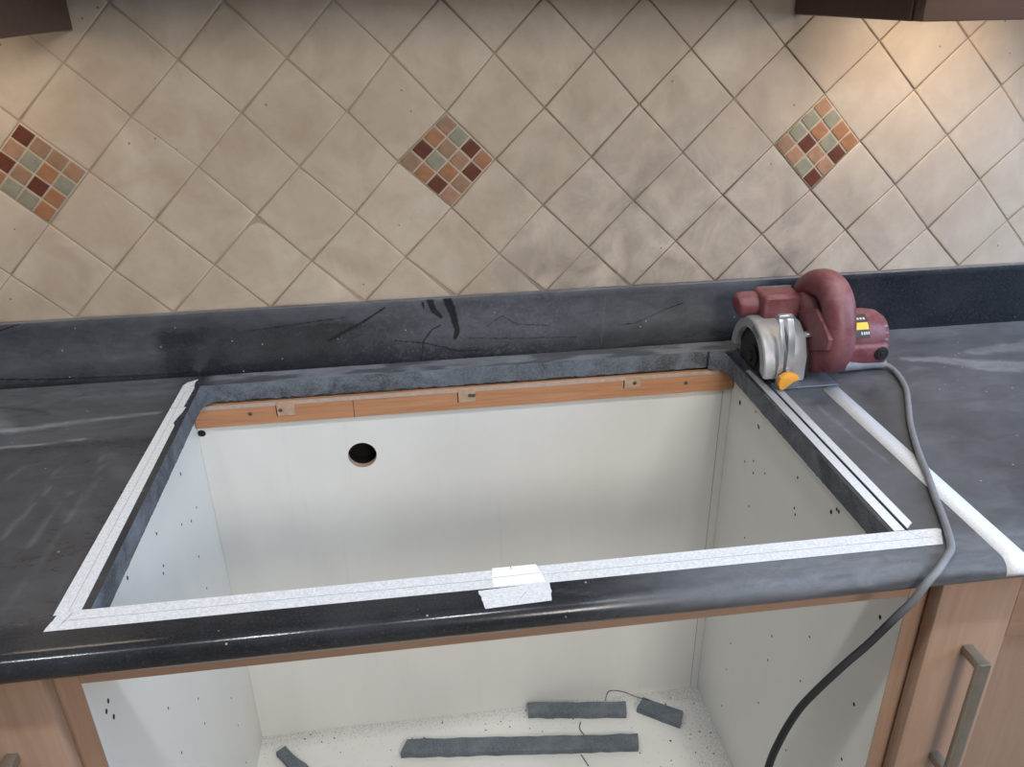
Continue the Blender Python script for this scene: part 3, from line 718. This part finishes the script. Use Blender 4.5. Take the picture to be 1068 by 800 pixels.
# tape that folds down over the nosing
def fold_tape():
    xa, xb = .5370, .5640; V = []; F = []
    rows = [(xa + .006, xb + .0005, -.200, ZT)] + [(xa, xb, y, ZT) for y in np.linspace(-.215, YNOSE + RN, 24)]
    for k in range(1, 8):
        a = math.pi * k / 12; R = RN + .0003
        rows.append((xa + .0004 * k * .6, xb, YNOSE + RN - R * math.sin(a), ZW - RN + R * math.cos(a)))
    for a, b, y, z in rows: V += [(a, y, z), (b, y, z)]
    n = len(rows)
    for i in range(n - 1): F.append((2 * i, 2 * i + 1, 2 * i + 3, 2 * i + 2))
    o = mesh_obj('masking_tape', V, F, 'tape_dusty', smooth=True)
    m = o.modifiers.new('thick', 'SOLIDIFY'); m.thickness = .00025; m.offset = 1
    tag(o, 'wide white tape right of the saw groove, folded over the front edge', 'tape')
fold_tape()

# ------------------------------------------------------------------ stone saw
SAW = tag(empty('stone_saw', (.52, -.125, ZW)), 'wine red handheld stone saw with grey blade guard standing on the worktop', 'saw')
def saw():
    P = SAW; cy, cz = -.122, .918
    z0 = ZW + .0008
    # base plate with a slot for the blade
    bm = bmesh.new(); add_box(bm, (.4668, -.205, z0), (.565, -.045, z0 + .003), .0008, 1); add_box(bm, (.4665, -.2065, z0 + .0028), (.500, -.196, z0 + .016), .001, 1)
    bm_obj('base_plate', bm, 'steel_dusty', P, 40)
    # blade and flange
    bm = bmesh.new()
    bmesh.ops.create_cone(bm, cap_ends=True, segments=48, radius1=.0525, radius2=.0525, depth=.0018, matrix=Matrix.Translation((.4638, cy, cz)) @ Matrix.Rotation(math.pi / 2, 4, 'Y'))
    b = bm_obj('blade', bm, 'blade', P, 40)
    bm = bmesh.new()
    bmesh.ops.create_cone(bm, cap_ends=True, segments=32, radius1=.019, radius2=.016, depth=.004, matrix=Matrix.Translation((.4608, cy, cz + .004)) @ Matrix.Rotation(math.pi / 2, 4, 'Y'))
    bmesh.ops.create_cone(bm, cap_ends=True, segments=6, radius1=.0085, radius2=.0085, depth=.006, matrix=Matrix.Translation((.4570, cy, cz + .004)) @ Matrix.Rotation(math.pi / 2, 4, 'Y'))
    bm_obj('flange', bm, 'black', b, 40)
    # blade guard: hollow half drum, open towards the left (the blade side)
    def arc(r, a0, a1, n, yc=cy, zc=cz): return [(yc + r * math.cos(a0 + (a1 - a0) * k / n), zc + r * math.sin(a0 + (a1 - a0) * k / n)) for k in range(n + 1)]
    N = 28; a0, a1 = math.radians(2), math.radians(184)
    outer = [(y, z) for y, z in arc(.0685, a0, a1, N)]; inner = arc(.051, a0 + .04, a1 - .10, N)
    # slightly flattened nose towards the operator
    bm = bmesh.new(); xs_ = (.4515, .4535, .4600, .4780)
    def ring(prof, x): return [bm.verts.new((x, y, z)) for y, z in prof]
    shr = lambda prof, s: [(cy + (y - cy) * s, cz + (z - cz) * s) for y, z in prof]
    r0 = ring(shr(inner, .99), .4535); r1 = ring(inner, .4515); r2 = ring(shr(outer, .955), .4515); r3 = ring(shr(outer, .985), .4535); r4 = ring(outer, .459); r5 = ring(outer, .487); r6 = ring(shr(outer, .96), .490)
    ri = ring(shr(inner, .99), .4600); rk = ring(shr(outer, .95), .4600); rj = ring(shr(outer, .95), .4700)
    loops = [rj, rk, ri, r0, r1, r2, r3, r4, r5, r6]
    for A, B in zip(loops[:-1], loops[1:]):
        for k in range(N): bm.faces.new((A[k], A[k + 1], B[k + 1], B[k]))
    c6 = bm.verts.new((.490, cy, cz)); cj = bm.verts.new((.470, cy, cz))
    for k in range(N): bm.faces.new((r6[k], r6[k + 1], c6)); bm.faces.new((rj[k + 1], rj[k], cj))
    for A, B in zip(loops[:-1], loops[1:]):
        pass
    g = bm_obj('blade_guard', bm, 'alu', P, 35)
    # raised nameplate pad on the guard shoulder
    bm = bmesh.new(); a = math.radians(112); yy, zz = cy + .0575 * math.cos(a), cz + .0575 * math.sin(a)
    m = Matrix.Translation((.4514, yy, zz)) @ Matrix.Rotation(a - math.pi / 2, 4, 'X')
    r = bmesh.ops.create_cube(bm, size=1, matrix=m @ Matrix.Diagonal((.0014, .026, .008, 1))); bmesh.ops.bevel(bm, geom=list(bm.edges), offset=.0005, segments=1, affect='EDGES')
    bm_obj('nameplate', bm, 'steel_dusty', g)
    # black sheet added to stand for the dark inside of the guard
    prism('guard_dark_sheet', shr(outer, .94) + [(cy - .06, cz - .004), (cy + .06, cz - .004)], 'x', .4704, .4708, 'black', g, smooth=None)
    # gear case: eight-sided drum between guard and body
    oc = [(-.188, .906), (-.188, .945), (-.176, .972), (-.150, .988), (-.105, .990), (-.075, .976), (-.062, .950), (-.062, .906)]
    prism('gear_case', oc, 'x', .4895, .5180, 'alu', P, .003, 2)
    prism('gear_gap', [(cy + (y - cy) * .93, .95 + (z - .95) * .93) for y, z in oc], 'x', .5175, .5265, 'black', P, .001, 1)
    for z in (.972, .912): box('lug', (.517, -.178, z), (.5235, -.166, z + .006), 'alu_bright', P, .001, 1)
    # slotted depth bracket in front of the guard
    bm = bmesh.new(); path = [(-.1935, .905), (-.1960, .930), (-.1955, .955), (-.191, .978), (-.182, .997), (-.174, 1.008)]
    for xa, xb in ((.4690, .4760), (.4815, .4925)):
        cp = catmull([((xa + xb) / 2, y, z) for y, z in path], 4); add_tube(bm, cp, (xb - xa) / 2, 8, ry=.0012, up=(1, 0, 0), power=5)
    add_box(bm, (.4690, -.1785, 1.0035), (.4925, -.1705, 1.0105), .0015, 1); add_box(bm, (.4690, -.1965, .904), (.4925, -.192, .914), .001, 1)
    bm_obj('depth_bracket', bm, 'alu_bright', P, 40)
    # wing knob
    prof = [(.4725, .9075), (.4705, .9150), (.4725, .9225), (.4790, .9270), (.4880, .9272), (.4950, .9245), (.4975, .9205), (.4955, .9175), (.4900, .9155), (.4850, .9110), (.4800, .9065), (.4755, .9050)]
    prof = [(.4835 + (x - .4835) * 1.2 - .003, .916 + (z - .916) * 1.2 + .001) for x, z in prof]
    prism('wing_knob', prof, 'y', -.2135, -.2035, 'knob', P, .0018, 2)
    tube('knob_bolt', [(.4835, -.196, .929), (.4835, -.2005, .930)], .003, 'alu_bright', P, 8)
    # red top cover and forward grip
    prism('top_cover', [(-.128, .978), (-.126, 1.016), (-.120, 1.022), (-.080, 1.022), (-.070, 1.014), (-.068, .975)], 'x', .4690, .5290, 'wine', P, .006, 3)
    box('cover_strip', (.480, -.088, 1.0215), (.528, -.083, 1.0228), 'steel_dusty', P, .0005, 1)
    gp = catmull([(.486, -.090, .996), (.472, -.088, .996), (.460, -.086, .996), (.451, -.084, .995), (.444, -.083, .993), (.440, -.083, .992)], 3)
    n = len(gp); tube('forward_grip', gp, [.0205 * (1 - (max(0, i - n * .55) / (n * .45)) ** 2.6 * .75) for i in range(n)], 'wine', P, 16)
    # body between gear case and motor
    prism('body', [(-.182, .9150), (-.204, .924), (-.213, .944), (-.206, .966), (-.166, 1.004), (-.125, 1.028), (-.080, 1.010), (-.064, .965), (-.066, .918), (-.10, .9105)], 'x', .5255, .5760, 'wine', P, .009, 3)
    # moulded rib on the body side
    prism('body_rib', [(-0.1254, 0.9944), (-0.18, 1.0182), (-0.2104, 1.004), (-0.2307, 0.9897), (-0.2282, 0.9724), (-0.1723, 0.9465), (-0.1521, 0.9707)], 'x', .5225, .530, 'wine', P, .002, 2)
    # D handle
    hp = catmull([(.548, -.092, 1.000), (.548, -.108, 1.026), (.548, -.136, 1.044), (.548, -.168, 1.046), (.548, -.194, 1.032), (.548, -.209, 1.003), (.548, -.214, .974), (.548, -.208, .952), (.548, -.188, .938), (.548, -.155, .932)], 6)
    n = len(hp); tube('handle', hp, [.0215] * n, 'wine', P, 18, ry=[.0165 + .006 * math.sin(math.pi * i / (n - 1)) for i in range(n)], up=(1, 0, 0), power=2.6)
    box('trigger', (.541, -.176, .998), (.555, -.140, 1.024), 'black', P, .003, 2)
    # motor
    bm = bmesh.new(); my, mz = -.122, .947; prof = [(.574, .040), (.600, .0415), (.640, .0415), (.656, .039), (.668, .031), (.672, .024)]
    R = []
    for x, r in prof: R.append([bm.verts.new((x, my + r * math.cos(2 * math.pi * k / 32), mz + r * math.sin(2 * math.pi * k / 32))) for k in range(32)])
    for A, B in zip(R[:-1], R[1:]):
        for k in range(32): bm.faces.new((A[k], A[(k + 1) % 32], B[(k + 1) % 32], B[k]))
    bm.faces.new(R[-1]); bm.faces.new(R[0][::-1])
    mo = bm_obj('motor', bm, 'wine', P, 35)
    for k in range(7):
        a = math.radians(200 + k * 24); rr = .036
        m = Matrix.Translation((.6600, my + rr * math.cos(a), mz + rr * math.sin(a))) @ Matrix.Rotation(a, 4, 'X')
        bm = bmesh.new(); bmesh.ops.create_cube(bm, size=1, matrix=m @ Matrix.Rotation(math.radians(35), 4, 'Z') @ Matrix.Diagonal((.010, .003, .004, 1))); bm_obj('vent', bm, 'alu', mo)
    for k in range(5):
        a = math.radians(-25 + k * 16); rr = .0345
        m = Matrix.Translation((.6575, my - rr * math.cos(a), mz + rr * math.sin(a))) @ Matrix.Rotation(-a, 4, 'X')
        bm = bmesh.new(); bmesh.ops.create_cube(bm, size=1, matrix=m @ Matrix.Rotation(math.radians(-40), 4, 'Z') @ Matrix.Diagonal((.011, .005, .003, 1))); bm_obj('vent', bm, 'alu', mo)
    # brush boss and cap facing the room
    box('brush_boss', (.580, -.1685, .914), (.663, -.150, .948), 'wine', mo, .007, 3)
    bm = bmesh.new()
    for r1, r2, d, y in ((.0115, .0105, .003, -.1695), (.0085, .0080, .002, -.1718), (.004, .0036, .002, -.1732)):
        bmesh.ops.create_cone(bm, cap_ends=True, segments=24, radius1=r1, radius2=r2, depth=d, matrix=Matrix.Translation((.6495, y, .932)) @ Matrix.Rotation(math.pi / 2, 4, 'X'))
    bm_obj('brush_cap', bm, 'black', mo, 40)
    # printed label curved round the motor
    def sticker(name, xa, xb, aa, ab, mat, lift, par):
        V = []; F = []; n = 6
        for k in range(n + 1):
            a = math.radians(aa + (ab - aa) * k / n); r = .0415 + lift
            for x in (xa, xb): V.append((x, my - r * math.cos(a), mz + r * math.sin(a)))
        for k in range(n): F.append((2 * k, 2 * k + 1, 2 * k + 3, 2 * k + 2))
        return mesh_obj(name, V, F, mat, par, smooth=True)
    lb = sticker('label', .590, .6300, 15, 72, 'label_dark', .0004, mo)
    sticker('label_band', .590, .6285, 33, 49, 'label_yellow', .0008, mo)
    for x in (.6155, .6195, .6230, .6265): sticker('label_mark', x, x + .0022, 22, 28, 'label_white', .0008, mo)
    for x in (.613, .618, .623): sticker('label_mark', x, x + .003, 56, 61, 'label_white', .0008, mo)
    # cable with sleeve
    s = catmull([(.590, -.165, .9145), (.620, -.160, .9125), (.645, -.158, .9115), (.664, -.1585, .910)], 4)
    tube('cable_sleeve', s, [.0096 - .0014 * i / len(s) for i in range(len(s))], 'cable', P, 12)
    c = catmull([(.655, -.1580, .9105), (.668, -.163, .9075), (.671, -.185, .9047), (.6560, -.235, .9045), (.630, -.285, .9045), (.600, -.340, .9045), (.5705, -.405, .9048), (.548, -.462, .9048), (.528, -.510, .9045), (.5095, -.5565, .9048), (.490, -.598, .9050), (.470, -.618, .9045), (.455, -.630, .9020), (.4414, -.6370, .8950), (.4272, -.640, .8735), (.4128, -.641, .8560), (.387, -.642, .8225), (.3644, -.643, .7980), (.3375, -.643, .7630), (.3198, -.643, .7340), (.3056, -.643, .6920), (.2975, -.643, .6460), (.291, -.648, .56), (.285, -.67, .40), (.27, -.72, .2), (.29, -.76, .05), (.33, -.82, .006), (.42, -.92, .006)], 6)
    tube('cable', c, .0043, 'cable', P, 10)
saw(); adopt(SAW)
for o in SAW.children:
    for s_ in o.children: s_.matrix_parent_inverse = Matrix()

# ------------------------------------------------------------------ offcuts, strands and grit on the cabinet floor
def offcut(pts, h, label, seed, chip=.0012):
    """sawn strip: outline on the cabinet floor (metres), height h, with chipped edges"""
    rg = random.Random(seed); out = []
    n = len(pts)
    for i in range(n):
        a, b = Vector(pts[i]), Vector(pts[(i + 1) % n]); L = (b - a).length; k = max(2, int(L / .018))
        for j in range(k): 
            p = a.lerp(b, j / k); 
            if j: p += Vector((rg.uniform(-chip, chip), rg.uniform(-chip, chip)))
            out.append(p)
    c = sum(out, Vector((0, 0))) / len(out)
    V = [(p.x - c.x, p.y - c.y, 0) for p in out] + [(p.x - c.x + rg.uniform(-.001, .001), p.y - c.y + rg.uniform(-.001, .001), h + rg.uniform(-.0007, .0003)) for p in out]
    m = len(out); F = [tuple(range(m))[::-1], tuple(range(m, 2 * m))] + [(i, (i + 1) % m, m + (i + 1) % m, m + i) for i in range(m)]
    o = mesh_obj('stone_offcut', V, F, 'offcut'); o.location = (c.x, c.y, CFLOOR + .0003)
    return tag(o, label, 'offcut')
offcut([(-.152, -.136), (.300, -.186), (.308, -.156), (-.140, -.104)], .013, 'longest grey stone offcut strip lying on the cabinet floor', 1)
offcut([(.103, -.078), (.298, -.106), (.304, -.076), (.106, -.050)], .014, 'short straight stone offcut beside the back panel of the open cabinet', 2)
offcut([(.322, -.094), (.396, -.146), (.412, -.116), (.341, -.070)], .013, 'short slanted stone offcut in the right rear of the cabinet floor', 3)
offcut([(-.390, -.098), (-.374, -.086), (-.315, -.150), (-.334, -.164)], .012, 'stone offcut at the left rear corner of the cabinet floor', 4)
def strand(pts, label):
    z = CFLOOR + .0013; o = tube('wire_strand', catmull([(x, y, z + h) for x, y, h in pts], 6), .0009, 'wire', None, 6); tag(o, label, 'strand')
strand([(.262, -.070, .014), (.276, -.048, .016), (.305, -.050, .012), (.330, -.066, .010), (.352, -.082, .015)], 'curved dark strand bridging the two short offcuts')
strand([(.205, -.102, 0), (.200, -.120, 0), (.215, -.145, 0), (.250, -.152, 0), (.262, -.150, .0)], 'curled dark strand between the long and the short offcut')
strand([(.190, -.178, .0), (.1935, -.188, .0), (.199, -.205, 0)], 'tiny dark strand in front of the longest offcut')
def grit():
    rg = random.Random(99); V = []; F = []
    for i in range(1500):
        u = rg.random()
        if u < .4: x, y = rg.uniform(CL + .004, CR - .004), CB - .003 - abs(rg.gauss(0, .035))
        elif u < .62: x, y = CR - .004 - abs(rg.gauss(0, .06)), rg.uniform(-.4, CB - .004)
        elif u < .72: x, y = CL + .004 + abs(rg.gauss(0, .05)), rg.uniform(-.4, CB - .004)
        else: x, y = rg.uniform(CL + .004, CR - .004), rg.uniform(-.5, CB - .004)
        s = rg.uniform(.0003, .0009) if rg.random() < .93 else rg.uniform(.0012, .0026)
        b = len(V); a = rg.uniform(0, 6.28); z = CFLOOR + .0002
        for k in range(3): V.append((x + s * math.cos(a + k * 2.09) * rg.uniform(.7, 1.3), y + s * math.sin(a + k * 2.09) * rg.uniform(.7, 1.3), z))
        V.append((x, y, z + s * .9)); F += [(b, b + 1, b + 3), (b + 1, b + 2, b + 3), (b + 2, b, b + 3)]
    o = mesh_obj('stone_grit', V, F, 'grit'); o['kind'] = 'stuff'; tag(o, 'dark stone grit scattered over the white cabinet floor', 'grit')
grit()
